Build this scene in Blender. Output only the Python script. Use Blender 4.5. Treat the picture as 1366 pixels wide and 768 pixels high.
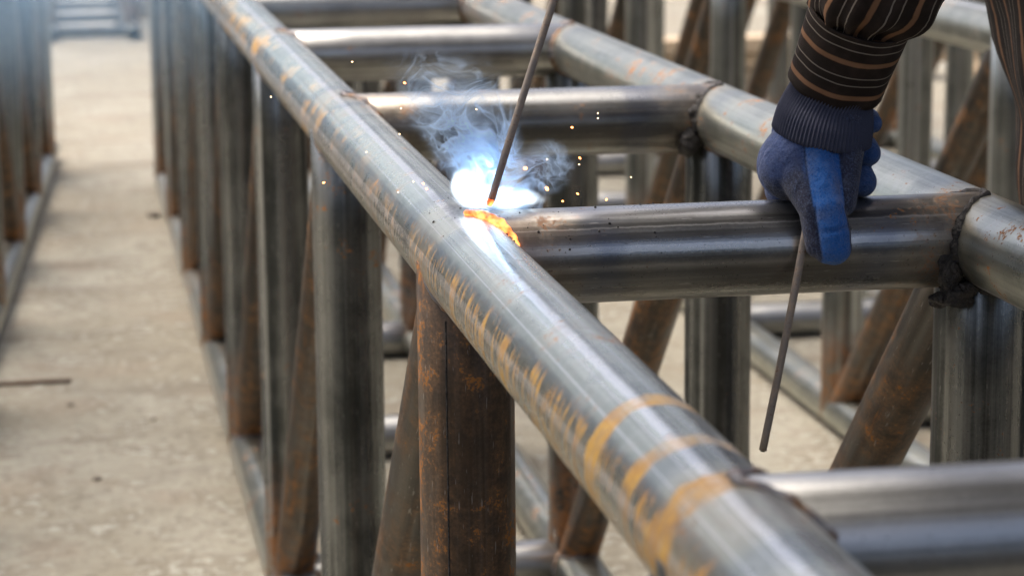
import bpy, bmesh, math, random
from mathutils import Vector, Matrix, noise as mnoise
random.seed(7)
for o in list(bpy.data.objects): bpy.data.objects.remove(o)
scene = bpy.context.scene
COL = scene.collection
R = math.radians

# ------------------------------------------------------------------ camera, sky, sun, exposure
CAM_LOC = Vector((-0.36557634, -2.26793096, 1.40123143))
rt = Vector((0.98366766, -0.17979048, -0.00856307))
up = Vector((0.04268488, 0.18679144, 0.98147183))
fw = Vector((0.17485978, 0.96580761, -0.19141504))
cd = bpy.data.cameras.new('camera'); cam = bpy.data.objects.new('camera', cd); COL.objects.link(cam)
m = Matrix((rt, up, -fw)).transposed().to_4x4(); m.translation = CAM_LOC
cam.matrix_world = m
cd.sensor_width = 36; cd.lens = 3300 / 1366 * 36; cd.clip_start = .05; cd.clip_end = 2000
cd.dof.use_dof = True; cd.dof.focus_distance = 2.30; cd.dof.aperture_fstop = 8.0
scene.camera = cam

SUN_EL, SUN_AZ = R(68), R(-60)          # azimuth from +Y towards +X
world = bpy.data.worlds.new('World'); scene.world = world; world.use_nodes = True
wn = world.node_tree; wn.nodes.clear()
sky = wn.nodes.new('ShaderNodeTexSky'); sky.sky_type = 'NISHITA'; sky.sun_disc = False
sky.sun_elevation = SUN_EL; sky.sun_rotation = SUN_AZ; sky.dust_density = 8.0; sky.air_density = .6; sky.ozone_density = .4
bg = wn.nodes.new('ShaderNodeBackground'); bg.inputs[1].default_value = 0.15
wo = wn.nodes.new('ShaderNodeOutputWorld')
wn.links.new(sky.outputs[0], bg.inputs[0]); wn.links.new(bg.outputs[0], wo.inputs[0])
sl = bpy.data.lights.new('sun', 'SUN'); sl.energy = .8; sl.angle = R(60); sl.color = (1, .95, .86)
so = bpy.data.objects.new('sun', sl); COL.objects.link(so)
sd = Vector((math.sin(SUN_AZ) * math.cos(SUN_EL), math.cos(SUN_AZ) * math.cos(SUN_EL), math.sin(SUN_EL)))
so.rotation_euler = (-sd).to_track_quat('-Z', 'Y').to_euler(); so.location = sd * 30
scene.view_settings.view_transform = 'Standard'; scene.view_settings.look = 'None'
scene.view_settings.exposure = 0.98; scene.view_settings.gamma = 1; scene.view_settings.use_curve_mapping = False
scene.render.engine = 'CYCLES'
cy = scene.cycles
cy.use_denoising = True; cy.max_bounces = 6; cy.diffuse_bounces = 3; cy.glossy_bounces = 3; cy.use_adaptive_sampling = True; cy.adaptive_threshold = .02; cy.volume_bounces = 1; cy.transparent_max_bounces = 16
cy.sample_clamp_indirect = 6; cy.caustics_reflective = False; cy.caustics_refractive = False

# ------------------------------------------------------------------ node helpers
class V:
    """a socket (or number) with arithmetic that adds Math nodes"""
    def __init__(s, t, sock): s.t, s.s = t, sock
    def op(s, o, *a, clamp=False):
        n = s.t.nodes.new('ShaderNodeMath'); n.operation = o; n.use_clamp = clamp
        for i, x in enumerate((s,) + a):
            if isinstance(x, V): s.t.links.new(x.s, n.inputs[i])
            else: n.inputs[i].default_value = x
        return V(s.t, n.outputs[0])
    def __add__(s, b): return s.op('ADD', b)
    __radd__ = __add__
    def __mul__(s, b): return s.op('MULTIPLY', b)
    __rmul__ = __mul__
    def __sub__(s, b): return s.op('SUBTRACT', b)
    def __rsub__(s, b): return (s * -1) + b
    def __truediv__(s, b): return s.op('DIVIDE', b)
    def __pow__(s, b): return s.op('POWER', b)
    def abs(s): return s.op('ABSOLUTE')
    def max(s, b): return s.op('MAXIMUM', b)
    def min(s, b): return s.op('MINIMUM', b)
    def clamp(s): return s.op('ADD', 0, clamp=True)
    def step(s, a, b):
        n = s.t.nodes.new('ShaderNodeMapRange'); n.interpolation_type = 'SMOOTHSTEP'
        s.t.links.new(s.s, n.inputs[0]); n.inputs[1].default_value = a; n.inputs[2].default_value = b
        return V(s.t, n.outputs[0])
class Mat:
    def __init__(s, name):
        s.m = bpy.data.materials.new(name); s.m.use_nodes = True; s.t = s.m.node_tree; s.t.nodes.clear()
        s.out = s.t.nodes.new('ShaderNodeOutputMaterial')
    def new(s, k): return s.t.nodes.new('ShaderNode' + k)
    def link(s, a, b):
        s.t.links.new(a.s if isinstance(a, V) else a, b)
    def coord(s, kind='Object'):
        return s.new('TexCoord').outputs[kind]
    def xyz(s, sock):
        n = s.new('SeparateXYZ'); s.link(sock, n.inputs[0]); return [V(s.t, n.outputs[i]) for i in range(3)]
    def vec(s, x, y, z):
        n = s.new('CombineXYZ')
        for i, q in enumerate((x, y, z)):
            if isinstance(q, V): s.link(q, n.inputs[i])
            else: n.inputs[i].default_value = q
        return n.outputs[0]
    def rnd(s): return V(s.t, s.new('ObjectInfo').outputs['Random'])
    def noise(s, v, scale=1, detail=3, rough=.55, dist=0, col=False):
        n = s.new('TexNoise'); s.link(v, n.inputs['Vector']); n.inputs['Scale'].default_value = scale
        n.inputs['Detail'].default_value = detail; n.inputs['Roughness'].default_value = rough; n.inputs['Distortion'].default_value = dist
        return n.outputs[1] if col else V(s.t, n.outputs[0])
    def voro(s, v, scale, feat='F1'):
        n = s.new('TexVoronoi'); n.feature = feat; s.link(v, n.inputs['Vector']); n.inputs['Scale'].default_value = scale
        return V(s.t, n.outputs[0])
    def mix(s, f, a, b):
        n = s.new('Mix'); n.data_type = 'RGBA'
        if isinstance(f, V): s.link(f, n.inputs[0])
        else: n.inputs[0].default_value = f
        for i, q in ((6, a), (7, b)):
            if isinstance(q, tuple): n.inputs[i].default_value = (*q, 1)
            else: s.link(q, n.inputs[i])
        return n.outputs[2]
    def bump(s, h, dist, strength=1, normal=None):
        n = s.new('Bump'); s.link(h, n.inputs['Height']); n.inputs['Distance'].default_value = dist; n.inputs['Strength'].default_value = strength
        if normal: s.link(normal, n.inputs['Normal'])
        return n.outputs[0]
    def bsdf(s, **k):
        n = s.new('BsdfPrincipled')
        for a, b in k.items():
            a = {'color': 'Base Color', 'rough': 'Roughness', 'metal': 'Metallic', 'normal': 'Normal', 'spec': 'Specular IOR Level',
                 'emit': 'Emission Color', 'estr': 'Emission Strength', 'sheen': 'Sheen Weight', 'sheenr': 'Sheen Roughness', 'coat': 'Coat Weight',
                 'coatr': 'Coat Roughness'}[a]
            if isinstance(b, tuple): n.inputs[a].default_value = (*b, 1)
            elif isinstance(b, (int, float)): n.inputs[a].default_value = b
            else: s.link(b, n.inputs[a])
        s.t.links.new(n.outputs[0], s.out.inputs['Surface'])
        return s.m

SPC = .9906
ORANGE = (.48, .20, .04); RUST = (.15, .062, .024); OCHRE = (.60, .345, .04)
def steel(name, dark=(.10, .105, .11), light=(.40, .41, .40), rust=.5, pale=0.0, length=None, chordmarks=False, brown=0.0, rough=.22, stripes=(), nodes=None, warmk=.3, foot=None, lnk=.7, ridge=False):
    """mill-scale steel pipe; local Z is the pipe's axis"""
    M = Mat(name); x, y, z = M.xyz(M.coord()); r = M.rnd()
    ox = r * 37.0
    th = y.op('ARCTAN2', x)
    st = M.noise(M.vec(x * 30 + ox, y * 30, z * .35 + ox), 1, 3, .6)             # long bands of thin and thick scale
    fine = M.noise(M.vec(x * 300 + ox, y * 300, z * 3), 1, 2, .6)               # drawing lines
    bl = M.noise(M.vec(x + ox, y, z), 11, 3, .6)
    bl2 = M.noise(M.vec(x, y + ox, z), 38, 4, .68)
    sp = M.noise(M.vec(x, y, z + ox), 260, 3, .65)
    f = (st * .8 + fine * .24 + (bl - .5) * .3 + (sp - .5) * .12).step(.40, .66)
    col = M.mix(f, dark, light)
    for c, w, k, cc in stripes:                                                 # reflections painted as light and dark lines, with some worn scale
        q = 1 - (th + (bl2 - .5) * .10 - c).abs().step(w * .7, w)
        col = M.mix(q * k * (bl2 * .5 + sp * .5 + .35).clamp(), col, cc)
    ln = M.noise(M.vec(x * 42 + ox, y * 42, z * .12 + ox), 1, 1, .5)
    ln = ln.step(.62, .66).max(1 - (ln - .47).abs().step(.006, .022)) if ridge else ln.step(.61, .69)
    col = M.mix(ln * lnk, col, tuple(min(.72, q * 1.6 + .12) for q in light))  # pale streak highlights painted into the steel
    if pale: col = M.mix(bl2.step(.45, .68) * pale, col, (.55, .56, .52))
    warm = (bl * .6 + bl2 * .4).step(.48, .66) * (warmk + brown)
    col = M.mix(warm, col, (.13, .092, .062))
    spot = (bl2 * .6 + sp * .4 + (bl - .5) * .35 + rust * .1).step(.655, .70)
    rm = spot
    if brown:
        long = M.noise(M.vec(x * 60 + ox, y * 60, z * 5 + ox), 1, 3, .6)
        film = (bl * .5 + long * .5 + brown * .2).step(.5, .72) * .8
        col = M.mix(film, col, M.mix((bl2 * .7 + sp * .3).step(.38, .62), (.055, .037, .024), (.19, .108, .052)))
        rm = rm.max((long * .7 + bl * .3).step(.585, .67) * brown)
    rc_ = M.mix(sp * .5 + bl2 * .5, RUST, ORANGE)
    filmr = film if brown else warm * .5
    if length:
        e = (z.min((z * -1) + length))                                          # distance from the nearer end
        e = e + (bl - .5) * .09
        hot = 1 - e.step(.05, .12)
        col = M.mix(hot * .6, col, M.mix(bl2.step(.4, .6), (.16, .12, .085), (.30, .26, .2)))
        col = M.mix((e.step(.09, .12) * (1 - e.step(.125, .16))) * .45, col, (.09, .11, .16))
        rm = rm.max(hot * (bl2 * .6 + sp * .4).step(.52, .62) * .6)
        filmr = filmr + hot * .5
    if nodes:
        e = (z + (10 * SPC - nodes)).op('PINGPONG', SPC / 2) + (bl - .5) * .06
        hot = 1 - e.step(.05, .085)
        col = M.mix(hot * .3, col, (.36, .30, .215)); filmr = filmr + hot * .15
        col = M.mix((e.step(.06, .085) * (1 - e.step(.10, .14))) * .25, col, (.11, .135, .18))
    if foot is not None:
        fe = (z - foot).abs() + (bl - .5) * .16
        fm = (1 - fe.step(.04, .2)) * (bl2 * .6 + sp * .4).step(.40, .58)
        rm = rm.max(fm * .85)
    if chordmarks:
        # brushed primer rings and drips of rust round the flank, all fixed to the pipe
        wob = (M.noise(M.vec(x, y, z), 9, 3) - .5) * .05 + (M.noise(M.vec(x, y, z), 60, 2) - .5) * .014
        zz = z + wob
        ring = None
        for c, w in chordmarks:
            q = 1 - (zz - c).abs().step(w * .6, w)
            ring = q if ring is None else ring.max(q)
        patch = M.noise(M.vec(x * 14, y * 14, z * 7), 1.6, 5).step(.34, .56)
        grain = M.noise(M.vec(x * 60, y * 60, z * 260), 1, 3).step(.3, .6)
        ring = ring * (patch * .62 + grain * .33)
        band = (1 - (th.abs() - 2.9).abs().step(.15, .5)) * (z * -1).step(-2.9, -.9)                          # flank that faces the lane
        strokes = M.noise(M.vec(th.abs() * 1.3, z * 150, 3.1), 1, 2, .5).step(.53, .59) * M.noise(M.vec(th.abs() * 2, z * 7, 9.3), 1, 3).step(.40, .5)
        str2 = M.noise(M.vec(th.abs() * .8, z * 55, 13.1), 1, 4, .6).step(.565, .62)
        smear = (bl2 * .5 + M.noise(M.vec(x * 16, y * 16, z * 9 + 4), 1, 3) * .5).step(.50, .60) * (1 - (th.abs() - 2.55).abs().step(.3, .75)) * z.step(1.5, 3.2) * .75
        mk = ring.max((strokes.max(str2)) * band * .9).max(smear)
        rc_ = M.mix(mk, rc_, M.mix(bl2.step(.4, .6), (.46, .24, .045), OCHRE))
        rm = (rm * .7).max(mk)
    col = M.mix(rm, col, rc_)
    if chordmarks:
        dz, dt = (z - 1.635) / .07, (th + 1.35) / .75
        soot = (1 - ((dz ** 2 + dt ** 2).op('SQRT') + (bl2 - .5) * 1.4 + (sp - .5) * .8).step(.35, 1.0))
        col = M.mix(soot * .72, col, M.mix(sp.step(.4, .6), (.05, .05, .052), (.2, .19, .18)))
    col = M.mix(sp.step(.64, .70) * .7, col, (.04, .038, .036))
    col = M.mix(M.noise(M.vec(x * 420 + ox, y * 420, z * 46), 1, 2).step(.66, .72) * .35, col, (.5, .5, .48))
    ro = (rough - .07) + bl * .16 + (1 - f) * .05 + rm * .4 + filmr * .2
    me = ((.88 - rm * .8) - filmr * .45).max(0)
    h = fine * .25 + sp * .4 + bl2 * .3 + rm * .5
    return M.bsdf(color=col, rough=ro, metal=me, normal=M.bump(h, .001, .3))

_w = (.86, .87, .84); _d = (.14, .145, .145)
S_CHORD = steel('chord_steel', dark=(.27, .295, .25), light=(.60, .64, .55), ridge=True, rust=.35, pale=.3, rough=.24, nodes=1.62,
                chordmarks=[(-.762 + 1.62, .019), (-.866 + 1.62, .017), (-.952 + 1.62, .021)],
                stripes=((-1.84, .085, .95, _w), (-1.69, .05, .7, _d), (-1.30, .04, .6, _d), (-1.1, .16, .5, _w), (-2.85, .45, .8, (.09, .1, .105)), (2.85, .4, .6, (.1, .105, .11))))  # highlights and dark flank reflections painted along the near chord
S_CHORD2 = steel('chord_steel_worn', dark=(.20, .215, .19), light=(.45, .47, .41), rust=.3, pale=.4, rough=.3)
S_CHORD3 = steel('chord_steel_tinted', dark=(.20, .215, .185), light=(.46, .48, .41), rust=.7, pale=.45, rough=.28, nodes=1.62)
S_POSTL = steel('post_steel_pale', dark=(.11, .118, .11), light=(.30, .318, .30), rust=.2, rough=.28, warmk=.1, foot=.05)
S_POST = steel('post_steel', dark=(.055, .060, .058), light=(.24, .25, .24), rust=.2, rough=.25, lnk=.6, warmk=.03, foot=.05)
S_POSTR = steel('post_steel_rusty', dark=(.075, .06, .048), light=(.19, .165, .14), rust=1.2, brown=1.0, lnk=.25, rough=.32)
S_DIAG = steel('diagonal_steel', dark=(.045, .042, .038), light=(.10, .094, .084), rust=.55, brown=.62, foot=1.30, lnk=.2, rough=.33)
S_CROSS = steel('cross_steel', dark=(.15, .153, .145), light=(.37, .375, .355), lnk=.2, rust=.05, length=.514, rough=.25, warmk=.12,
                stripes=((-.26, .085, .9, (.62, .60, .55)), (-.735, .022, .8, (.6, .6, .58)), (-.5, .13, .7, (.09, .09, .09)), (-.86, .09, .6, (.10, .10, .10)), (-1.25, .3, .5, (.5, .5, .49)), (.55, .6, .55, (.10, .098, .092))))  # bands painted at the angles where sky and roof reflect

S_CROSS2 = steel('cross_steel_bright', dark=(.20, .203, .195), light=(.44, .445, .425), lnk=.25, rust=.1, rough=.3, warmk=.08)
def slag_mat():
    M = Mat('weld_slag'); c = M.coord(); n = M.noise(c, 220, 4, .6); n2 = M.noise(c, 60, 3)
    col = M.mix(n2.step(.35, .7), (.010, .010, .011), (.05, .044, .038))
    return M.bsdf(color=col, rough=n * .4 + .3, metal=.0, normal=M.bump(n * .8 + n2, .007, 1))
SLAG = slag_mat()
def bead_mat():
    M = Mat('weld_bead'); c = M.coord(); n = M.noise(c, 260, 3, .6); n2 = M.noise(c, 45, 3)
    col = M.mix(n2.step(.4, .65), (.16, .16, .17), (.2, .11, .05))
    return M.bsdf(color=col, rough=n * .3 + .3, metal=.6, normal=M.bump(n, .002, .8))
BEAD = bead_mat()

def plain(name, c, rough=.7, sc=200, amt=.25):
    M = Mat(name); n = M.noise(M.coord(), sc, 3)
    return M.bsdf(color=M.mix(n, tuple(x * (1 - amt) for x in c), tuple(x * (1 + amt) for x in c)), rough=rough, normal=M.bump(n, .001, .4))

# ------------------------------------------------------------------ mesh helpers
def mesh_obj(name, bm, mat, parent=None, smooth=True):
    me = bpy.data.meshes.new(name); bm.to_mesh(me); bm.free()
    for p in me.polygons: p.use_smooth = smooth
    if mat: me.materials.append(mat)
    return link(name, me, parent)
def link(name, me, parent=None):
    o = bpy.data.objects.new(name, me); COL.objects.link(o)
    if parent: o.parent = parent
    return o
def tag(o, label=None, cat=None, group=None, kind=None):
    for k, v in (('label', label), ('category', cat), ('group', group), ('kind', kind)):
        if v: o[k] = v
    return o
def empty(name, loc=(0, 0, 0), rz=0):
    o = bpy.data.objects.new(name, None); COL.objects.link(o); o.location = loc; o.rotation_euler = (0, 0, rz); o.empty_display_size = .1; return o
def box(bm, x0, x1, y0, y1, z0, z1):
    v = [bm.verts.new((x, y, z)) for z in (z0, z1) for y in (y0, y1) for x in (x0, x1)]
    for f in ((0, 2, 3, 1), (4, 5, 7, 6), (0, 1, 5, 4), (2, 6, 7, 3), (0, 4, 6, 2), (1, 3, 7, 5)): bm.faces.new([v[i] for i in f])
def rings_to_faces(bm, rings, closed=True):
    n = len(rings[0])
    for a, b in zip(rings, rings[1:]):
        for i in range(n if closed else n - 1):
            j = (i + 1) % n
            bm.faces.new((a[i], a[j], b[j], b[i]))
def pipe_bm(r, L, seg=40, wall=.0045):
    """open-ended tube along +Z with wall thickness"""
    bm = bmesh.new()
    def ring(rad, z): return [bm.verts.new((rad * math.cos(2 * math.pi * i / seg), rad * math.sin(2 * math.pi * i / seg), z)) for i in range(seg)]
    nz = max(2, int(L / .12)); rr = []
    rr.append(ring(r - wall, .12)); rr.append(ring(r - wall, 0.0)); rr.append(ring(r - .0008, 0)); 
    for k in range(nz + 1): rr.append(ring(r, .0008 + (L - .0016) * k / nz))
    rr.append(ring(r - .0008, L)); rr.append(ring(r - wall, L)); rr.append(ring(r - wall, L - .12))
    rings_to_faces(bm, rr)
    bm.normal_update()
    return bm
def pipe_mesh(name, r, L, mat, seg=40):
    bm = pipe_bm(r, L, seg); me = bpy.data.meshes.new(name); bm.to_mesh(me); bm.free()
    for p in me.polygons: p.use_smooth = True
    try: me.set_sharp_from_angle(angle=R(50))
    except Exception: pass
    me.materials.append(mat); return me
def frame_z(a, b, spin=0):
    d = (b - a).normalized(); q = d.to_track_quat('Z', 'X').to_matrix().to_4x4()
    m = Matrix.Translation(a) @ q @ Matrix.Rotation(spin, 4, 'Z'); return m
def tube_path(bm, pts, rads, seg=8, closed=False, jitter=0):
    rings = []; n = len(pts)
    t0 = (pts[1] - pts[0]).normalized(); ref = t0.orthogonal().normalized()
    for i, p in enumerate(pts):
        t = ((pts[(i + 1) % n] - pts[i - 1]) if (closed or 0 < i < n - 1) else (pts[1] - pts[0] if i == 0 else pts[-1] - pts[-2])).normalized()
        ref = (ref - t * ref.dot(t)).normalized(); bi = t.cross(ref)
        rings.append([bm.verts.new(p + (ref * math.cos(2 * math.pi * k / seg) + bi * math.sin(2 * math.pi * k / seg)) * rads[i] * (1 + jitter * (random.random() - .5))) for k in range(seg)])
    rings_to_faces(bm, rings)
    if closed:
        # match the last ring to the first as nearly as the frame allows
        a, b = rings[-1], rings[0]
        k0 = min(range(seg), key=lambda k: (a[0].co - b[k].co).length)
        for i in range(seg):
            j = (i + 1) % seg
            bm.faces.new((a[i], a[j], b[(j + k0) % seg], b[(i + k0) % seg]))
    else:
        bm.faces.new(rings[0][::-1]); bm.faces.new(rings[-1])
def joint_curve(C, a, Rr, d, rb, n=72):
    """where a branch pipe (radius rb, direction d from C) meets a chord (axis a, radius Rr)"""
    e1 = (a - d * a.dot(d)).normalized(); e2 = d.cross(e1); out = []
    for i in range(n):
        ph = 2 * math.pi * i / n; off = (e1 * math.cos(ph) + e2 * math.sin(ph)) * rb
        D = d - a * d.dot(a); O = off - a * off.dot(a)
        disc = max(0, D.dot(O) ** 2 - D.length_squared * (O.length_squared - Rr * Rr))
        s = (-D.dot(O) + math.sqrt(disc)) / D.length_squared
        out.append(C + d * s + off)
    return out
def lump_bm(r, sub=3, amp=.35, freq=60, seed=0, sc=(1, 1, 1)):
    bm = bmesh.new(); bmesh.ops.create_icosphere(bm, subdivisions=sub, radius=1)
    for v in bm.verts:
        n = mnoise.fractal(v.co * freq * r + Vector((seed * 7.3, seed, 0)), .8, 2.1, 4)
        v.co = Vector((v.co.x * sc[0], v.co.y * sc[1], v.co.z * sc[2])) * r * (1 + amp * n)
    return bm

# ------------------------------------------------------------------ the setting: ground, and an unseen open shed laid out for the pipe reflections
def ground_mat():
    M = Mat('yard_concrete'); c = M.coord(); x, y, z = M.xyz(c)
    a = M.noise(c, 1.3, 4, .6, .4); b = M.noise(c, 6, 4, .65, .5); d = M.noise(c, 34, 4, .65, .3); e = M.noise(c, 300, 2, .6)
    lanes = M.noise(M.vec(x * .8, y * 2.6, 0), 1.6, 4, .6, .8)
    col = M.mix(a.step(.36, .66), (.31, .285, .215), (.385, .37, .30))
    col = M.mix(b.step(.45, .62) * .75, col, (.225, .20, .148))
    col = M.mix((b * .4 + d * .6).step(.53, .61) * .75, col, (.50, .495, .425))
    col = M.mix((1 - (b * .5 + d * .5).step(.38, .46)) * .6, col, (.16, .14, .105))
    col = M.mix(lanes.step(.54, .66) * .55, col, (.21, .185, .14))
    sp = (d * .6 + e * .4).step(.62, .7)
    col = M.mix(sp * .6, col, (.10, .083, .066))
    tint = M.noise(c, 3.4, 3, .5); col = M.mix(tint.step(.52, .7) * .4, col, (.30, .245, .18))
    return M.bsdf(color=col, rough=b * .2 + .72, normal=M.bump(b * .9 + d * .6 + e * .15, .03, .8))
GROUND = ground_mat()
bm = bmesh.new()
bmesh.ops.create_grid(bm, x_segments=60, y_segments=60, size=150)
g = mesh_obj('ground', bm, GROUND); tag(g, kind='structure')

def roof_mat():
    M = Mat('roof_sheet'); n = M.noise(M.coord(), 3, 4)
    return M.bsdf(color=M.mix(n, (.22, .22, .22), (.34, .33, .31)), rough=.6, metal=.1)
ROOF = roof_mat()
def roof_sheet(y0, y1, x0=-14, x1=14, z=4.2):
    bm = bmesh.new(); n = int((x1 - x0) / .1); prev = None
    for i in range(n + 1):
        x = x0 + (x1 - x0) * i / n; dz = .02 * math.cos(i * math.pi)
        cur = [bm.verts.new((x, y0, z + dz + .05 * 0)), bm.verts.new((x, y1, z + dz))]
        if prev: bm.faces.new((prev[0], cur[0], cur[1], prev[1]))
        prev = cur
    o = mesh_obj('unseen_roof', bm, ROOF, None, False); tag(o, kind='structure'); return o
USE_ROOF = True
if USE_ROOF:
    roof_sheet(-1.35, .25); roof_sheet(-3.6, -1.75)
    for x_ in (-7, 7):
        for y_ in (-3.4, .1):
            bm = bmesh.new(); box(bm, x_ - .08, x_ + .08, y_ - .08, y_ + .08, 0, 4.17); tag(mesh_obj('unseen_column', bm, ROOF, None, False), kind='structure')
    bm = bmesh.new(); box(bm, -14, 14, -4.2, -4.0, 0, 1.5)
    tag(mesh_obj('wall', bm, plain('unseen_dark_wall', (.11, .11, .105), .9, 6), None, False), kind='structure')  # added out of view to darken what the posts reflect

# ------------------------------------------------------------------ box trusses of welded pipe
W, SP, ZT, ZB = .5142, .9906, .9808, .0445
RC, RP, RX, RD = .0445, .0460, .0458, .0352
EY, EX, EZ = Vector((0, 1, 0)), Vector((1, 0, 0)), Vector((0, 0, 1))
M_POST = pipe_mesh('post', RP, ZT - ZB, S_POST); M_POSTL = pipe_mesh('post', RP, ZT - ZB, S_POSTL); M_POSTR = pipe_mesh('post', RP, ZT - ZB, S_POSTR)
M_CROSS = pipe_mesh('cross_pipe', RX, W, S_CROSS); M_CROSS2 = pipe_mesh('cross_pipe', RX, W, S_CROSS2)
_dl = (Vector((0, SP, ZB)) - Vector((0, 0, ZT))).length
M_DIAG = pipe_mesh('diagonal', RD, _dl, S_DIAG)
MX = {}
def place(o, m): o.matrix_local = m; MX[o.name] = m.copy(); return o
def box_truss(loc, rz, ks, label, detail=(), first=None, back=.35, front=.35, chord_mat=S_CHORD2, hero=False):
    root = empty('box_truss', loc, rz); tag(root, label, 'truss', 'box trusses of welded steel pipe')
    ys = {k: k * SP for k in ks}
    if hero: ys[-1] = -.9594
    y0, y1 = ys[ks[0]] - front, ys[ks[-1]] + back
    cm = pipe_mesh('chord', RC, y1 - y0, S_CHORD3 if hero else chord_mat, 64 if hero else 40)
    cmh = pipe_mesh('chord', RC, y1 - y0, S_CHORD, 96) if hero else cm
    for sx in (0, W):
        for z in (ZT, ZB):
            c = link('chord', cmh if (hero and sx == 0 and z == ZT) else cm, root)
            place(c, frame_z(Vector((sx, y0, z)), Vector((sx, y1, z)), 0 if hero and sx == 0 else random.random() * 6))
            if hero and sx == 0 and z == ZT:
                # local X to world X, so the flank marks sit where they were measured
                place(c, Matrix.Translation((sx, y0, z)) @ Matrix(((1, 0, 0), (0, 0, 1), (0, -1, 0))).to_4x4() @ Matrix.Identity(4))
    def bead(pipe, C, a, Rr, d, rb, rad, mat=BEAD, lo=.05):
        pts = joint_curve(C, a, Rr, d, rb); inv = MX[pipe.name].inverted(); n = len(pts)
        raw = pts; pts = [inv @ p for p in pts]
        rads = [rad * max(lo, min(1, 1.25 * (q - C).dot(d) / Rr - .25)) * (1 + .22 * math.sin(i * 2.1) + .35 * mnoise.noise(p * 60)) for i, (p, q) in enumerate(zip(pts, raw))]
        b = bmesh.new(); tube_path(b, pts, rads, 8, True, .12); bmesh.ops.recalc_face_normals(b, faces=b.faces)
        mesh_obj('weld_bead', b, mat, pipe)
    for k in ks:
        y = ys[k]; det = k in detail
        for z in (ZT, ZB):
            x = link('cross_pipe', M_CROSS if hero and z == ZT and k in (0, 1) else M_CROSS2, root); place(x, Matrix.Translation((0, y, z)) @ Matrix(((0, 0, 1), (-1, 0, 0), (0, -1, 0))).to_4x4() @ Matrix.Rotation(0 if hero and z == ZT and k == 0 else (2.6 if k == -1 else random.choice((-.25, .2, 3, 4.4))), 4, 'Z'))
            if det and (z == ZT or k in (1, 2, 3)):
                if not (hero and k == 0 and z == ZT): bead(x, Vector((0, y, z)), EY, RC, EX, RX, .0062, lo=.7)
                bead(x, Vector((W, y, z)), EY, RC, -EX, RX, .0062, SLAG if k in (0, 1) else BEAD, lo=.6)
        for sx in (0, W):
            rusty = (hero and (sx == 0 and k in (0,))) or (not hero and random.random() < .0)
            p = link('post', M_POSTR if rusty else (M_POST if hero or random.random() < .3 else M_POSTL), root); place(p, frame_z(Vector((sx, y, ZB)), Vector((sx, y, ZT)), random.random() * 6))
            if hero and sx == 0 and k == 0:
                place(p, Matrix.Translation((0, 0, ZB)))
                b = bmesh.new(); an = R(-123); e_ = Vector((math.cos(an), math.sin(an), 0)); t_ = Vector((-math.sin(an), math.cos(an), 0)); rows = []
                for i in range(25):
                    z_ = .03 + (ZT - ZB - .08) * i / 24; j_ = t_ * .0003 * mnoise.noise(Vector((0, 0, z_ * 40)))
                    rows.append([b.verts.new(e_ * (RP + h_) + t_ * w_ + j_ + EZ * z_) for w_, h_ in ((-.0012, -.0006), (-.0006, .0007), (.0006, .0007), (.0012, -.0006))])
                rings_to_faces(b, rows, False); bmesh.ops.recalc_face_normals(b, faces=b.faces); mesh_obj('weld_seam', b, SLAG, p)
            if det:
                bead(p, Vector((sx, y, ZT)), EY, RC, -EZ, RP, .0045, SLAG if (sx == W and k == 0) else BEAD)
                if k in (1, 2, 3): bead(p, Vector((sx, y, ZB)), EY, RC, EZ, RP, .0045)
            if k + 1 in ys:
                a, b = Vector((sx, y + .012, ZT)), Vector((sx, ys[k + 1] - .012, ZB))
                q = link('diagonal', M_DIAG, root); place(q, frame_z(a, b, random.random() * 6))
                if det:
                    d = (b - a).normalized(); bead(q, a, EY, RC, d, RD, .004)
                    if k < 3: bead(q, b, EY, RC, -d, RD, .004)
    return root
box_truss((2.62, .5, 0), R(1.0), list(range(2, 9)), 'farthest steel pipe truss on the right, seen between the posts of the nearer one')
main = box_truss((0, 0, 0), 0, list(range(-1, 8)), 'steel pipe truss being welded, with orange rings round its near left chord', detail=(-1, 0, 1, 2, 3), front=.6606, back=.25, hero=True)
box_truss((1.345, .02, 0), 0, list(range(-1, 9)), 'steel pipe truss standing behind the worker, right of the one being welded', detail=())
a = -.0471
lo = Vector((-.452, 7.55, 0)) - Matrix.Rotation(a, 3, 'Z') @ Vector((W, 7 * SP, 0))
box_truss(lo, a, list(range(1, 8)), 'steel pipe truss at the left edge, across the bare concrete lane', detail=())
box_truss((-.44, 13.45, 0), 0, list(range(0, 5)), 'distant steel pipe truss standing end-on at the far end of the lane')

# ------------------------------------------------------------------ slag, hot weld, arc, smoke, sparks
def local_child(name, bm, mat, parent, loc=(0, 0, 0)):
    o = mesh_obj(name, bm, mat, parent); o.location = loc; return o
for (c, r, sc, sd_) in (((.467, -.042, .960), .0145, (.9, .7, 1.6), 1), ((.470, -.044, .936), .0155, (1.2, .8, .8), 2), ((.474, -.036, .988), .010, (.8, .8, 1.6), 3),
                        ((.455, -.041, .931), .010, (1, .8, .8), 4), ((.462, .9906 - .042, .955), .015, (1, .8, 1.2), 5), ((.466, .9906 - .04, .99), .009, (1, .8, 1.4), 6),
                        ((.478, .9906 - .028, 1.012), .007, (1, 1, 1), 7)):
    local_child('weld_slag', lump_bm(r, 3, .5, 70, sd_, sc), BEAD if sd_ > 7 else SLAG, main, c)

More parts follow.
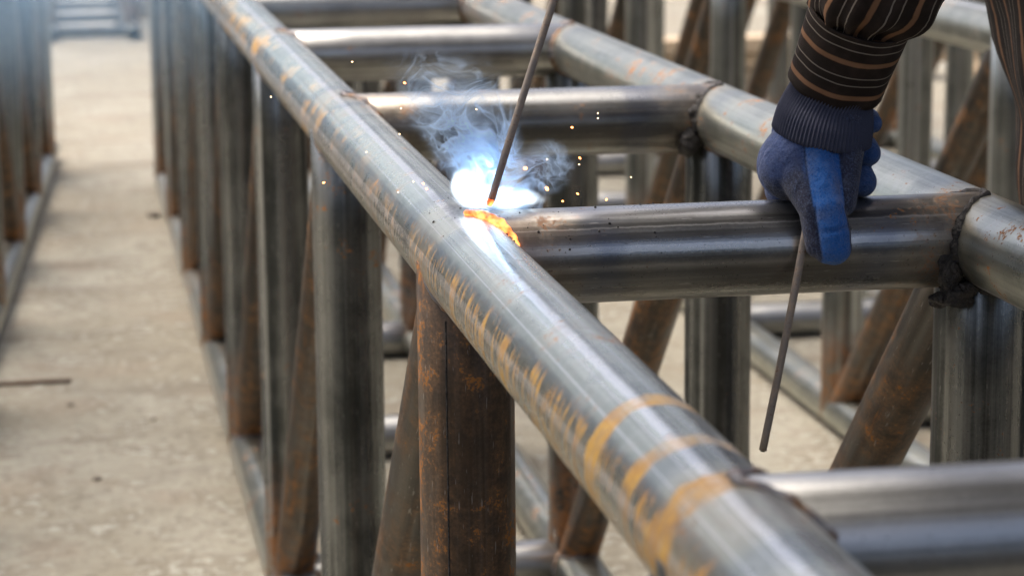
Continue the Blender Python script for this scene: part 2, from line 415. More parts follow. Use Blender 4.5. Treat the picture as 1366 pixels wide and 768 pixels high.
def hot_mat():
    M = Mat('molten_weld'); c = M.coord(); n = M.noise(c, 130, 3, .6); n2 = M.noise(c, 70, 2)
    heat = (n * .35 + n2 * .65).step(.36, .66)
    e = M.mix(heat, (.80, .085, .012), (1, .36, .09))
    return M.bsdf(color=(.06, .03, .02), rough=.5, emit=e, estr=heat * 1.5 + .55, normal=M.bump(n, .003, .7))
HOT = hot_mat()
bm = bmesh.new(); rs = random.Random(4)
for i in range(46):
    r_ = rs.uniform(.0006, .0016); d_ = rs.uniform(.01, .10)
    if rs.random() < .5: t_ = rs.uniform(.3, 2.3); p_ = Vector((RC * math.cos(t_), rs.choice((-1, 1)) * d_, ZT + RC * math.sin(t_)))
    else: t_ = rs.uniform(1.3, 3.0); p_ = Vector((.03 + d_ * 1.6, RX * math.cos(t_), ZT + RX * math.sin(t_)))
    bmesh.ops.create_icosphere(bm, subdivisions=1, radius=r_, matrix=Matrix.Translation(p_))
tag(mesh_obj('weld_spatter', bm, SLAG, main), kind='stuff')
crv = joint_curve(Vector((0, 0, ZT)), EY, RC, EX, RX, 144)
def seg_tube(name, i0, i1, rad, mat, off=0.0):
    pts = [crv[i] + Vector((off * .3, -off, off)) for i in range(i0, i1)]; n = len(pts)
    rads = [rad * (.35 + .65 * math.sin(math.pi * (k + .5) / n) ** .6) * (1 + .1 * math.sin(k * 1.7) + .3 * mnoise.noise(p * 90)) for k, p in enumerate(pts)]
    b = bmesh.new(); tube_path(b, pts, rads, 14, False, .04); bmesh.ops.recalc_face_normals(b, faces=b.faces)
    return mesh_obj(name, b, mat, main)
seg_tube('weld_bead', 61, 110, .0055, SLAG, 0)
tag(seg_tube('molten_weld', 40, 65, .0062, HOT, .0016), 'glowing orange pool of melted metal')

def emission_mat(name, col, strength):
    M = Mat(name); e = M.new('Emission'); e.inputs[0].default_value = (*col, 1); e.inputs[1].default_value = strength
    M.t.links.new(e.outputs[0], M.out.inputs['Surface']); return M.m
def arc_mat():
    """hot plasma and fume right at the arc: gives off white light, thicker in the middle"""
    M = Mat('arc_plasma'); c = M.coord(); x, y, z = M.xyz(c)
    n = (M.noise(c, 38, 4, .6) - .5)
    def blob(cx, cz, rx, rz, ry=.022):
        return (((x - cx) / rx) ** 2 + ((z - cz) / rz) ** 2 + (y / ry) ** 2).op('SQRT')
    d = blob(.014, -.004, .040, .012).min(blob(-.027, .009, .015, .018)).min(blob(-.012, -.002, .028, .014))
    dens = 1 - (d + n * .9).step(.55, 1.0)
    v = M.new('VolumePrincipled')
    v.inputs['Color'].default_value = (.8, .9, 1, 1); M.link(dens * 30, v.inputs['Density'])
    v.inputs['Emission Color'].default_value = (.78, .9, 1, 1); M.link(dens ** 1.5 * 110, v.inputs['Emission Strength'])
    M.t.links.new(v.outputs[0], M.out.inputs['Volume']); M.m.cycles.volume_step_rate = .35
    return M.m
ARC = Vector((.030, .012, 1.040))
b = lump_bm(1, 3, 0, 1, 0, (.075, .032, .055)); b.verts.ensure_lookup_table()
arc = mesh_obj('welding_arc', b, arc_mat()); arc.location = ARC
tag(arc, 'blinding white welding arc at the tip of the rod', 'arc')
al = bpy.data.lights.new('arc_light', 'POINT'); al.energy = .06; al.color = (.5, .7, 1); al.shadow_soft_size = .006
ao = bpy.data.objects.new('arc_light', al); COL.objects.link(ao); ao.parent = arc; ao.location = (-.004, .012, .022)

def smoke_mat(name, density, plume):
    M = Mat(name); c = M.coord(); x, y, z = M.xyz(c)
    w = M.noise(c, 13, 1, .5, 0, True); sx = M.new('VectorMath'); sx.operation = 'MULTIPLY_ADD'
    M.link(w, sx.inputs[0]); sx.inputs[1].default_value = (.11, .11, .11); M.link(c, sx.inputs[2])
    n1 = M.noise(sx.outputs[0], 24, 1, .5, .5); n2 = M.noise(sx.outputs[0], 48, 1, .5, .6)
    r1 = (1 - ((n1 - .5).abs() * 2).step(0, .05)); r2 = (1 - ((n2 - .5).abs() * 2).step(0, .055))
    soft = n1.step(.42, .7)
    dens = (r1 * 1.1 + r2 * .8 + soft * .05) * plume(M, x, y, z)
    v = M.new('VolumePrincipled'); v.inputs['Color'].default_value = (.60, .78, 1, 1)
    v.inputs['Anisotropy'].default_value = .1; M.link(dens * density, v.inputs['Density'])
    M.t.links.new(v.outputs[0], M.out.inputs['Volume']); M.m.cycles.volume_step_rate = .3
    return M.m
def plume(M, x, y, z):
    # object origin at the arc; the fume leans left as it climbs and thins out
    cx = z * -.45 + .004
    wd = (z * .16 + .045)
    q = 1 - ((((x - cx) / wd) ** 2 + (y / .035) ** 2).op('SQRT')).step(.35, 1)
    top = 1 - z.step(.015, .14)
    right = (1 - ((((x - .050) / .034) ** 2 + ((z - .02) / .03) ** 2 + (y / .03) ** 2).op('SQRT')).step(.3, 1)) * .4
    return (q * top).max(right)
b = bmesh.new(); rr = []
for z, cx, rx in ((-.02, .01, .05), (.0, .01, .105), (.04, .005, .10), (.08, -.02, .08), (.12, -.035, .07), (.15, -.045, .05), (.165, -.05, .01)):
    rr.append([b.verts.new((cx + rx * math.cos(t * math.pi / 12), min(rx, .05) * math.sin(t * math.pi / 12), z)) for t in range(24)])
rings_to_faces(b, rr); b.faces.new(rr[0][::-1]); b.faces.new(rr[-1])
smoke = mesh_obj('smoke', b, smoke_mat('welding_smoke', 260, plume)); smoke.location = ARC + Vector((0, .005, .004))
tag(smoke, 'wisps of pale blue smoke curling up from the weld', 'smoke', kind='stuff')

def drift_mat():
    M = Mat('drifting_smoke'); c = M.coord(); x, y, z = M.xyz(c)
    n = M.noise(c, 2.2, 3, .5, .5); w = M.noise(c, 9, 3, .5, 1.5)
    rad = ((x / .95) ** 2 + (y / 1.5) ** 2 + (z / .62) ** 2).op('SQRT')
    dens = (1 - rad.step(.3, 1)) * ((n - .25).max(0) * .9 + (1 - ((w - .5).abs() * 2).step(0, .12)) * .35)
    v = M.new('VolumePrincipled'); v.inputs['Color'].default_value = (.5, .75, 1, 1); M.link(dens * 1.3, v.inputs['Density'])
    M.t.links.new(v.outputs[0], M.out.inputs['Volume']); M.m.cycles.volume_step_rate = 1.2; return M.m
drift = mesh_obj('smoke', lump_bm(1, 3, 0, 1, 0, (.97, 1.52, .64)), drift_mat()); drift.location = (-.42, 3.4, 1.28)
tag(drift, 'thin bluish smoke drifting across the lane at the upper left', 'smoke', kind='stuff')
SPARK_O = emission_mat('spark_orange', (1, .32, .08), 6); SPARK_W = emission_mat('spark_white', (1, .66, .36), 3)
spark_pos = [((-0.115, -0.105, 1.181), 0), ((-0.065, -0.077, 1.158), 1), ((-0.055, 0.024, 1.123), 0), ((-0.062, -0.015, 1.104), 0), ((-0.187, -0.103, 1.152), 0), ((-0.14, -0.08, 1.071), 1), ((0.007, -0.034, 1.127), 0), ((0.085, -0.091, 1.115), 1), ((0.061, 0.012, 1.064), 2), ((0.06, -0.1, 1.088), 0), ((0.1, -0.05, 1.075), 0), ((0.074, -0.027, 1.05), 2), ((0.086, -0.042, 1.04), 1), ((0.106, -0.014, 1.042), 1), ((0.051, -0.06, 0.984), 1), ((-0.085, 0.052, 1.079), 0), ((-0.05, -0.08, 1.067), 1), ((0.128, -0.003, 1.116), 0), ((0.162, 0.005, 1.053), 0), ((0.122, -0.067, 1.044), 1), ((0.086, -0.12, 1.091), 1), ((-0.047, -0.08, 1.062), 1), ((-0.073, -0.08, 1.06), 0), ((0.115, -0.063, 1.119), 0), ((-0.059, -0.08, 1.069), 0), ((0.06, -0.06, 0.983), 0)]
def spark_mesh(r, mat):
    bm = bmesh.new(); bmesh.ops.create_icosphere(bm, subdivisions=1, radius=r)
    for v in bm.verts: v.co.z *= 1.6
    me = bpy.data.meshes.new('spark'); bm.to_mesh(me); bm.free(); me.materials.append(mat); return me
SM = [spark_mesh(.0006, SPARK_W), spark_mesh(.0009, SPARK_O), spark_mesh(.0017, SPARK_O)]
ORD = ['leftmost', 'second', 'third', 'fourth', 'fifth', 'sixth', 'seventh', 'eighth', 'ninth', 'tenth', 'eleventh', 'twelfth', 'thirteenth', 'fourteenth', 'fifteenth', 'sixteenth', 'seventeenth', 'eighteenth', 'nineteenth',
       'twentieth', 'twenty-first', 'twenty-second', 'twenty-third', 'rightmost']
def across(p): q = Vector(p) - CAM_LOC; return q.dot(rt) / q.dot(fw)
small = sorted([p for p, sz in spark_pos if sz < 2], key=across); size = dict(spark_pos); hi = 0
for p, sz in spark_pos:
    o = link('spark', SM[sz]); o.location = p; o.rotation_euler = (random.random(), random.random() * 3, 0)
    if sz == 2:
        tag(o, 'large orange spark right of the arc, the %s of the two' % ('lower' if hi else 'upper'), 'spark', 'sparks thrown off by the weld'); hi += 1
    else:
        i = small.index(p); w = ORD[i] if i in (0, len(small) - 1) else ORD[i] + ' from the left'
        tag(o, 'tiny %s spark flying near the weld, %s among the tiny sparks' % ('orange' if sz else 'pale', w), 'spark', 'sparks thrown off by the weld')

# ------------------------------------------------------------------ welding rods
def rod_mat():
    M = Mat('flux_coated_rod'); c = M.coord(); n = M.noise(c, 60, 4); n2 = M.noise(c, 260, 3)
    col = M.mix((n * .7 + n2 * .3).step(.45, .62), (.27, .235, .20), (.36, .29, .225)); col = M.mix(n2.step(.6, .7) * .7, col, (.16, .075, .04))
    return M.bsdf(color=col, rough=.75, normal=M.bump(n2, .0006, .6))
ROD = rod_mat()
def rod(name, a, b, r, mat=ROD, bend=.0):
    a, b = Vector(a), Vector(b); bm = bmesh.new(); n = 14; pts = []; L = (b - a).length
    side = (b - a).normalized().cross(Vector((0, 1, 0)))
    for i in range(n + 1):
        t = i / n; pts.append(Vector((0, 0, L * t)) + Vector((bend * math.sin(math.pi * t), 0, 0)))
    tube_path(bm, pts, [r * (1 + .04 * mnoise.noise(p * 80)) for p in pts], 16)
    bmesh.ops.recalc_face_normals(bm, faces=bm.faces)
    o = mesh_obj(name, bm, mat); o.matrix_world = frame_z(a, b); 
    return o
e = empty('welding_rod', (.0225, -.008, 1.0325)); tag(e, 'grey coated welding rod with its tip in the bright arc', 'welding rod')
q = rod('coating', (.0245, -.0078, 1.038), (.113, .0, 1.296), .0036, bend=.0015); q.parent = e; q.matrix_parent_inverse = Matrix.Translation((-.0225, .008, -1.0325))
TIP = hot_mat(); bm = bmesh.new(); tube_path(bm, [Vector((0, 0, 0)), Vector((.0008, 0, .003)), Vector((.002, 0, .0065))], [.002, .0034, .0037], 12)
q = mesh_obj('hot_tip', bm, TIP, e)
e2 = rod('spare_welding_rod', (.2765, -.058, .795), (.3215, -.0545, 1.03), .0037, bend=-.001); tag(e2, 'thin rusty rod gripped under the gloved thumb, hanging below the cross pipe', 'welding rod')
bm = bmesh.new(); tube_path(bm, [Vector((0, 0, -.0012)), Vector((0, 0, .0008))], [.0022, .0022], 12); mesh_obj('core_wire', bm, SLAG, e2)

# ------------------------------------------------------------------ the worker
def loft(name, rings, mat, parent=None, seg=72, sub=6, wrinkle=None, cap=False, thick=0):
    """rings: (centre, direction, rx, ry) - smooth tube with UVs in metres (u round, v along)"""
    cs = [Vector(r[0]) for r in rings]; n = len(rings); bm = bmesh.new(); uv = bm.loops.layers.uv.new('UVMap')
    def cr(a, b, c, d, t):
        return .5 * ((2 * b) + (c - a) * t + (2 * a - 5 * b + 4 * c - d) * t * t + (3 * b - a - 3 * c + d) * t ** 3)
    fine = []
    for i in range(n - 1):
        g = lambda k: rings[max(0, min(n - 1, k))]
        for j in range(sub + (1 if i == n - 2 else 0)):
            t = j / sub
            fine.append((cr(*(Vector(g(i + k)[0]) for k in (-1, 0, 1, 2)), t), cr(*(Vector(g(i + k)[1]) for k in (-1, 0, 1, 2)), t).normalized(),
                         cr(*(g(i + k)[2] for k in (-1, 0, 1, 2)), t), cr(*(g(i + k)[3] for k in (-1, 0, 1, 2)), t)))
    vr = []; vv = 0; vs = []
    for i, (c, d, rx, ry) in enumerate(fine):
        if i: vv += (c - fine[i - 1][0]).length
        e1 = (EX - d * d.x).normalized(); e2 = d.cross(e1); row = []
        for k in range(seg):
            a = 2 * math.pi * k / seg
            w = wrinkle(i / (len(fine) - 1), a) if wrinkle else 0
            row.append(bm.verts.new(c + e1 * math.cos(a) * (rx + w) + e2 * math.sin(a) * (ry + w)))
        vr.append(row); vs.append(vv)
    rm = sum(f[2] + f[3] for f in fine) / (2 * len(fine))
    for i in range(len(vr) - 1):
        for k in range(seg):
            f = bm.faces.new((vr[i][k], vr[i][(k + 1) % seg], vr[i + 1][(k + 1) % seg], vr[i + 1][k]))
            for l, (kk, ii) in zip(f.loops, ((k, i), (k + 1, i), (k + 1, i + 1), (k, i + 1))): l[uv].uv = (2 * math.pi * kk / seg * rm, vs[ii])
    if cap: bm.faces.new(vr[0][::-1]); bm.faces.new(vr[-1])
    bmesh.ops.recalc_face_normals(bm, faces=bm.faces)
    o = mesh_obj(name, bm, mat, parent)
    if thick:
        md = o.modifiers.new('thick', 'SOLIDIFY'); md.thickness = thick; md.offset = -1
    return o
def capsule(bm, p0, r0, p1, r1):
    p0, p1 = Vector(p0), Vector(p1); d = p1 - p0; L = d.length; q = d.to_track_quat('Z', 'X').to_matrix().to_4x4() if L > 1e-6 else Matrix()
    mt = Matrix.Translation(p0) @ q; seg = 20; rings = []
    s = (r0 - r1) / L if L > 1e-6 else 0; s = max(-.95, min(.95, s)); a0 = math.asin(s)
    prof = [(r0 * math.cos(t), -0 + r0 * math.sin(t)) for t in [-math.pi / 2 + (a0 + math.pi / 2) * k / 6 for k in range(1, 7)]]
    prof += [(r1 * math.cos(t), L + r1 * math.sin(t)) for t in [a0 + (math.pi / 2 - a0) * k / 6 for k in range(0, 6)]]
    for r, z in prof: rings.append([bm.verts.new(mt @ Vector((r * math.cos(2 * math.pi * k / seg), r * math.sin(2 * math.pi * k / seg), z))) for k in range(seg)])
    b0 = bm.verts.new(mt @ Vector((0, 0, -r0))); b1 = bm.verts.new(mt @ Vector((0, 0, L + r1)))
    rings_to_faces(bm, rings)
    for k in range(seg):
        bm.faces.new((b0, rings[0][(k + 1) % seg], rings[0][k])); bm.faces.new((b1, rings[-1][k], rings[-1][(k + 1) % seg]))
def skin_union(name, caps, mat, parent, voxel, smooth=6, zones=None, paint=None):
    """one continuous surface grown over tapered limbs"""
    bm = bmesh.new()
    for c in caps: capsule(bm, *c[:4])
    bmesh.ops.recalc_face_normals(bm, faces=bm.faces)
    o = mesh_obj(name, bm, None, None)
    r = o.modifiers.new('r', 'REMESH'); r.mode = 'VOXEL'; r.voxel_size = voxel
    sm = o.modifiers.new('s', 'SMOOTH'); sm.factor = .5; sm.iterations = smooth
    dg = bpy.context.evaluated_depsgraph_get(); me = bpy.data.meshes.new_from_object(o.evaluated_get(dg))
    bpy.data.objects.remove(o); me.name = name
    for p in me.polygons: p.use_smooth = True
    me.materials.append(mat)
    if zones:
        at = me.color_attributes.new('zone', 'FLOAT_COLOR', 'POINT')
        for i, v in enumerate(me.vertices):
            ws = [0, 0, 0, 0]; tot = 0; col = Vector((0, 0, 0))
            for c in caps:
                p0, p1 = Vector(c[0]), Vector(c[2]); d = p1 - p0; t = max(0, min(1, (v.co - p0).dot(d) / max(1e-9, d.length_squared)))
                dist = (v.co - p0 - d * t).length - (c[1] + (c[3] - c[1]) * t); w = math.exp(-abs(dist) / .0016)
                col += Vector(zones[c[4]]) * w; tot += w
            col = col / tot if tot > 1e-9 else Vector(zones[0])
            if paint: col = paint(v, col)
            at.data[i].color = (*col, 1)
    return link(name, me, parent)

def shirt_mat(name, axis):
    M = Mat(name); u, v, _ = M.xyz(M.coord('UV')); n = M.noise(M.coord(), 40, 3); wv = M.noise(M.coord(), 900, 2)
    t = (u if axis == 'u' else v) + (n - .5) * (.006 if axis == 'u' else .0015)
    ph = (t / (.046 if axis == 'u' else .0385)).op('FRACT')
    def line(c, w, soft): return 1 - (ph - c).abs().step(w, w + soft)
    tan = line(.36, .045, .045); th = line(.72, .010, .014).max(line(.95, .010, .014))
    col = M.mix(n.step(.4, .7), (.020, .0145, .0115), (.036, .026, .021))
    col = M.mix(tan * .85, col, M.mix(n, (.20, .10, .05), (.36, .20, .11))); col = M.mix(th * .8, col, (.26, .225, .18))
    return M.bsdf(color=col, rough=.7, spec=.12, normal=M.bump(wv, .0005, .6))
SHIRT = shirt_mat('striped_shirt', 'u'); CUFFM = shirt_mat('striped_cuff', 'v')
SKIN = plain('skin', (.32, .17, .11), .5); TROUSER = plain('trouser_cloth', (.03, .034, .045), .85); HAIR = plain('hair', (.012, .01, .009), .5); BOOT = plain('boot_leather', (.02, .016, .013), .5)
def glove_mat():
    M = Mat('knit_glove'); a = M.new('Attribute'); a.attribute_name = 'zone'; c = M.coord()
    n = M.noise(c, 520, 3, .7); n2 = M.noise(c, 45, 3, .6); k = M.noise(c, 1500, 1)
    col = M.mix(n2.step(.45, .75) * .5, a.outputs['Color'], (.075, .085, .125)); col = M.mix(n.step(.45, .72) * .5, col, (.12, .17, .30)); col = M.mix((1 - n.step(.3, .46)) * .6, col, (.015, .02, .04))
    fold = M.noise(c, 70, 2, .5, .5)
    return M.bsdf(color=col, rough=.9, spec=.2, sheen=.25, normal=M.bump(n * .35 + k * .35 + fold * 2.2, .0022, .9))
GLOVE = glove_mat(); RIB = plain('ribbed_cuff_knit', (.042, .048, .078), .9, 900, .4)

person = empty('person', (.86, .22, 0))
tag(person, 'worker in dark striped shirt leaning in, blue glove resting on the cross pipe', 'person')
PINV = Matrix.Translation((-.86, -.22, 0))
def own(o, p=None):
    o.parent = p or person; o.matrix_parent_inverse = Matrix() if p else PINV; return o
WR, EL, SH = Vector((.362, .0, 1.128)), Vector((.425, -.115, 1.335)), Vector((.62, .05, 1.36))
WR2, EL2, SH2 = Vector((.165, .075, 1.37)), Vector((.40, .30, 1.40)), Vector((.62, .40, 1.36))
caps = [((.84, .22, .90), .13, (.755, .22, 1.22), .118), ((.71, .10, 1.31), .06, (.71, .34, 1.31), .06), (SH, .055, EL, .04), (EL, .038, WR, .026), (SH2, .055, EL2, .04), (EL2, .038, WR2, .026),
        ((.62, .22, 1.36), .055, (.575, .22, 1.46), .05), ((.545, .22, 1.545), .078, (.53, .22, 1.50), .065), ((.47, .22, 1.52), .012, (.462, .22, 1.505), .016),
        ((.55, .135, 1.53), .016, (.55, .14, 1.505), .012), ((.55, .305, 1.53), .016, (.55, .30, 1.505), .012),
        ((.85, .14, .88), .085, (.87, .12, .48), .058), ((.87, .12, .48), .055, (.90, .12, .09), .04), ((.90, .12, .05), .04, (.78, .11, .035), .033),
        ((.85, .30, .88), .085, (.89, .33, .48), .058), ((.89, .33, .48), .055, (.93, .34, .09), .04), ((.93, .34, .05), .04, (.81, .33, .035), .033)]
body = own(skin_union('body', caps, SKIN, None, .012, 5))
hair = own(skin_union('hair', [((.565, .22, 1.56), .084, (.575, .22, 1.53), .08)], HAIR, None, .01, 3))
legs = [((.85, .15, .90), .12, (.87, .12, .48), .078), ((.87, .12, .48), .075, (.90, .12, .10), .06), ((.85, .29, .90), .12, (.89, .33, .48), .078), ((.89, .33, .48), .075, (.93, .34, .10), .06), ((.84, .22, .88), .135, (.83, .22, .97), .135)]
own(skin_union('trousers', legs, TROUSER, None, .012, 4))
for q in (.12, .335):
    x = .90 if q < .2 else .93
    own(skin_union('boot', [((x, q, .05), .05, (x - .13, q - .01, .042), .042), ((x, q, .06), .048, (x, q, .13), .048)], BOOT, None, .008, 4))
# shirt: torso hanging forward, sleeves, and the buttoned cuff over the glove
def wr_t(t, a):
    return .010 * math.sin(5 * a + 3 * math.sin(4 * t)) * (1 - .5 * t) + .008 * mnoise.noise(Vector((math.cos(a) * 2, math.sin(a) * 2, t * 6)))
torso = loft('shirt', [((.84, .22, .93), (-.2, 0, 1), .165, .20), ((.822, .22, 1.02), (-.3, 0, 1), .168, .20), ((.80, .22, 1.10), (-.35, 0, 1), .155, .195), ((.765, .22, 1.19), (-.4, 0, 1), .148, .195),
                       ((.73, .22, 1.28), (-.4, 0, 1), .135, .20), ((.68, .22, 1.37), (-.4, 0, 1), .09, .17), ((.63, .22, 1.41), (-.4, 0, 1), .06, .065)], SHIRT, None, 96, 6, wr_t)
own(torso)
def wr_s(t, a):
    g = max(0, 1 - t * 3.2)
    return .0045 * g * math.sin(11 * a + 2 * math.sin(3 * a)) + .006 * mnoise.noise(Vector((math.cos(a) * 2.2, math.sin(a) * 2.2, t * 7 + 3))) + .004 * math.sin(t * 22 + 2 * math.sin(a))
ax = Vector((.15, -.48, .86)).normalized()
C0 = Vector((.3615, .0, 1.136)); C1 = C0 + ax * .080
def sleeve(p, cuff_end, el, sh, dirn, first_r=(.048, .044)):
    d2 = (el - cuff_end).normalized(); d3 = (sh - el).normalized(); dm = (d2 + d3).normalized()
    return own(loft('sleeve', [(cuff_end, dirn, *first_r), (cuff_end + (el - cuff_end) * .25, (d2 + dirn).normalized(), first_r[0] + .014, first_r[1] + .010), (cuff_end + (el - cuff_end) * .65, d2, .070, .062),
                               (el, dm, .076, .068), (el + (sh - el) * .5, d3, .078, .075), (sh + (sh - el) * .15, d3, .085, .09)], SHIRT, None, 96, 8, wr_s))
s1 = sleeve(person, C1 - ax * .003, EL, SH, ax)
cuff = loft('cuff', [(C0, ax, .0475, .0425), (C0 + ax * .03, ax, .0485, .0435), (C1 - ax * .01, ax, .0500, .0450), (C1, ax, .0505, .0455)], CUFFM, None, 96, 5,
            lambda t, a: .0014 * mnoise.noise(Vector((math.cos(a) * 2, math.sin(a) * 2, t * 2))), thick=.0022)
own(cuff)
ax2 = (EL2 - WR2).normalized(); D1 = WR2 + ax2 * .05
sleeve(person, D1, EL2, SH2, ax2)
# blue knit gloves: left hand on the pipe, right hand round the electrode holder
Z_BACK, Z_STRIP, Z_DARK, Z_FING = 0, 1, 2, 3
ZC = {0: (.060, .096, .235), 1: (.014, .115, .40), 2: (.026, .030, .055), 3: (.030, .085, .24)}
gl = [((.350, -.004, 1.094), .034, (.319, -.008, 1.060), .0325, 0), ((.352, -.004, 1.092), .035, (.345, -.006, 1.062), .034, 0), ((.318, -.008, 1.058), .0315, (.347, .004, 1.057), .029, 0),
      ((.358, -.010, 1.092), .030, (.354, -.012, 1.058), .026, 2), ((.362, -.026, 1.078), .018, (.354, -.050, 1.030), .012, 2),
      ((.336, -.030, 1.090), .0135, (.335, -.036, 1.062), .0160, 1), ((.335, -.036, 1.062), .0160, (.337, -.054, 1.030), .0155, 1), ((.337, -.056, 1.026), .0165, (.3405, -.0625, 1.004), .0165, 1), ((.3405, -.0625, 1.004), .0165, (.342, -.0625, .992), .0155, 1), ((.346, -.0625, .992), .0125, (.336, -.0625, .990), .0125, 1),
      ((.314, -.020, 1.062), .018, (.326, -.052, 1.026), .0135, 2), ((.326, -.052, 1.026), .0135, (.3285, -.058, .994), .0115, 2)]
for fx, fz, fr in ((.3985, 1.096, .0098), (.3945, 1.069, .0130), (.3885, 1.043, .0155)):
    gl += [((.322, .022, fz - .01), fr + .004, (.362, .040, fz), fr + .001, 0), ((.362, .040, fz), fr + .001, (fx, .016, fz), fr, 3), ((fx, .016, fz), fr, (fx - .003, -.004, fz - .002), fr - .001, 3)]
gl += [((.330, .022, 1.105), .012, (.362, .036, 1.115), .010, 0), ((.362, .036, 1.115), .010, (.385, .016, 1.116), .009, 3)]
GP = Vector((.353, 0, 1.028)); GS = 1.06
gl = [(GP + (Vector(c[0]) - GP) * GS, c[1] * GS, GP + (Vector(c[2]) - GP) * GS, c[3] * GS, c[4]) for c in gl]
def left_glove(v, col):
    # bright panel down the thumb, navy gussets beside it, a fold at the joint
    x, y, z = GP + (v.co - GP) / GS
    if y > -.016 or x > .378: return col
    c = .3365 + max(0, 1.03 - z) * .13; hw = .0150 if z > 1.03 else .0138
    d = x - c; sm = lambda a, b, t: max(0, min(1, (t - a) / (b - a)))
    strip = 1 - sm(hw - .0006, hw + .0010, abs(d))
    navy = Vector(ZC[2]); base = col
    if d > 0 or z < 1.052: base = col.lerp(navy, max(sm(hw, hw + .003, d), sm(1.06, 1.045, z)) * sm(-.014, -.026, y) if d > 0 else sm(1.058, 1.04, z))
    out = base.lerp(Vector(ZC[1]), strip)
    seam = math.exp(-((abs(d) - hw - .0004) / .0009) ** 2); out = out.lerp(Vector((.008, .010, .018)), seam * .8)
    g = math.exp(-((z - 1.0105 - .15 * d) / .0022) ** 2) * strip; v.co.y += .0016 * g + .0012 * seam
    return out.lerp(Vector((.01, .03, .09)), g * .35)  # crease shade painted into the fold
glove = own(skin_union('glove', gl, GLOVE, None, .0018, 4, ZC, left_glove))
def ribs(t, a): return .0008 * math.cos(76 * a) - .004 * max(0, 1 - t / .06)
rb_ = loft('ribbed_cuff', [((.3455, -.007, 1.086), (.15, -.2, .97), .0485, .0465), ((.350, -.007, 1.108), (.16, -.25, .95), .0465, .0440), ((.357, -.004, 1.128), (.16, -.4, .9), .0410, .0375), ((.366, -.014, 1.152), ax, .038, .035)], RIB, None, 760, 5, ribs)
own(rb_)
h2 = Vector((.135, .035, 1.365)); gl2 = [(WR2, .033, h2, .03, 0), (h2, .028, h2 + Vector((-.02, -.03, -.02)), .024, 0)]
for k in range(4):
    o_ = Vector((-.030 + .010 * k, -.012, .012 - .017 * k)); gl2 += [(h2 + o_, .011, h2 + o_ + Vector((-.012, -.034, -.004)), .010, 3), (h2 + o_ + Vector((-.012, -.034, -.004)), .010, h2 + o_ + Vector((.014, -.05, -.006)), .009, 3)]
gl2 += [(h2 + Vector((.012, -.012, -.01)), .013, h2 + Vector((.0, -.048, -.028)), .011, 1)]
own(skin_union('glove', gl2, GLOVE, None, .003, 4, ZC))
eh = empty('electrode_holder', (.113, 0, 1.296)); tag(eh, 'electrode holder clamping the top of the welding rod', 'tool')
bm = bmesh.new(); tube_path(bm, [Vector((-.004, 0, -.012)), Vector((.004, .0, .012)), Vector((.012, .004, .04)), Vector((.03, .02, .09)), Vector((.06, .04, .15))], [.009, .011, .010, .014, .013], 16)
mesh_obj('handle', bm, plain('black_rubber', (.02, .02, .02), .6), eh)
bm = bmesh.new(); tube_path(bm, [Vector((.06, .04, .15)), Vector((.16, .12, .24)), Vector((.34, .30, .30)), Vector((.62, .42, .20)), Vector((.92, .50, -.3)), Vector((.98, .6, -1.1)), Vector((1.0, .9, -1.288))], [.006] * 7, 10)
mesh_obj('cable', bm, plain('cable_rubber', (.02, .02, .02), .6), eh)

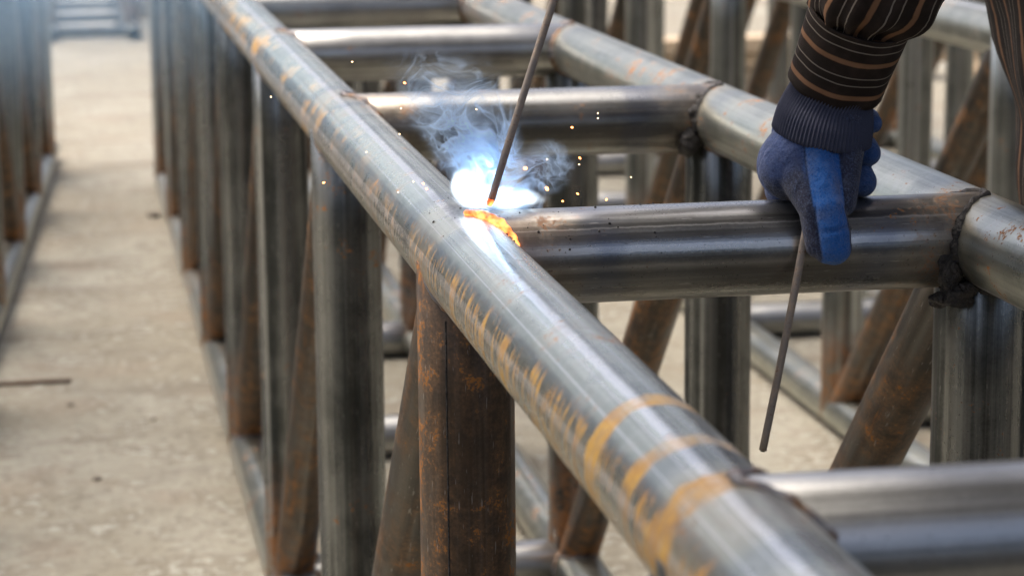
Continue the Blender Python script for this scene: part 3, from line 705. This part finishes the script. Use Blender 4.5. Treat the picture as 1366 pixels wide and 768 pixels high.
# ------------------------------------------------------------------ litter on the yard
def rusty_mat():
    M = Mat('rusty_wire'); n = M.noise(M.coord(), 80, 3); return M.bsdf(color=M.mix(n, (.10, .06, .04), (.2, .13, .085)), rough=.85)
RW = rusty_mat()
tag(rod('bare_rod', (-.80, 3.83, .006), (-.378, 3.838, .006), .0055, RW), 'brown rod lying across the lane beside the left truss', 'rod')
STONE = plain('dark_chip', (.20, .17, .135), .9, 60, .4)
for k, (x, y, r, lb) in enumerate(((-.384, 3.59, .008, 'dark stone chip lying just below the brown rod on the lane'), (-.33, 2.9, .0085, 'dark stone chip nearest the camera on the left of the lane'), (-.192, 3.405, .0055, 'pale brown chip in the middle of the lane'), (-.075, 6.346, .018, 'largest lump lying against the bottom pipe far down the lane'))):
    o = mesh_obj('stone_chip', lump_bm(r, 2, .4, 50, k, (1.3, 1, .6)), STONE); o.location = (x, y, r * .45); tag(o, lb, 'stone', 'chips on the lane')
bk = empty('bucket', (.215, 14.8, 0)); tag(bk, 'small white bucket far down the lane by the distant truss', 'bucket')
WHITE = plain('white_plastic', (.75, .74, .72), .5, 20, .06)
bm = bmesh.new(); rr = [[bm.verts.new((r * math.cos(t * math.pi / 16), r * math.sin(t * math.pi / 16), z)) for t in range(32)] for r, z in ((.001, .004), (.058, .004), (.062, .0), (.072, .14), (.076, .142), (.076, .15), (.070, .15), (.060, .01), (.001, .01))]
rings_to_faces(bm, rr); mesh_obj('pail', bm, WHITE, bk)
bm = bmesh.new(); tube_path(bm, [Vector((.078 * math.cos(t), .03 * math.sin(t), .14 - .06 * math.sin(t))) for t in [math.pi * k / 12 for k in range(13)]], [.003] * 13, 6); mesh_obj('handle', bm, RW, bk)
def wood_mat():
    M = Mat('raw_timber'); x, y, z = M.xyz(M.coord()); r = M.rnd(); n = M.noise(M.vec(x * 3 + r * 20, y * 40, z * 40), 1, 4)
    return M.bsdf(color=M.mix(n, M.mix(r, (.46, .31, .17), (.52, .42, .29)), (.60, .48, .33)), rough=.8)
WOOD = wood_mat()
for k, (x, y, n, lab) in enumerate(((3.1, 9.9, 3, 'stack of pale timber boards beyond the trusses, seen right of centre at the top'), (5.0, 9.4, 3, 'stack of pale timber boards farther right, seen between the posts'))):
    e = empty('timber_stack', (x, y, 0), R(4 - 9 * k)); tag(e, lab, 'timber', 'timber stacks behind the trusses')
    for j in range(n):
        bm = bmesh.new(); box(bm, -.95, .95, -.12, .12, 0, .07); o = mesh_obj('board', bm, WOOD, e, False); o.location = (random.uniform(-.06, .06), random.uniform(-.03, .03), .002 + j * .085); o.rotation_euler = (0, 0, random.uniform(-.02, .02))
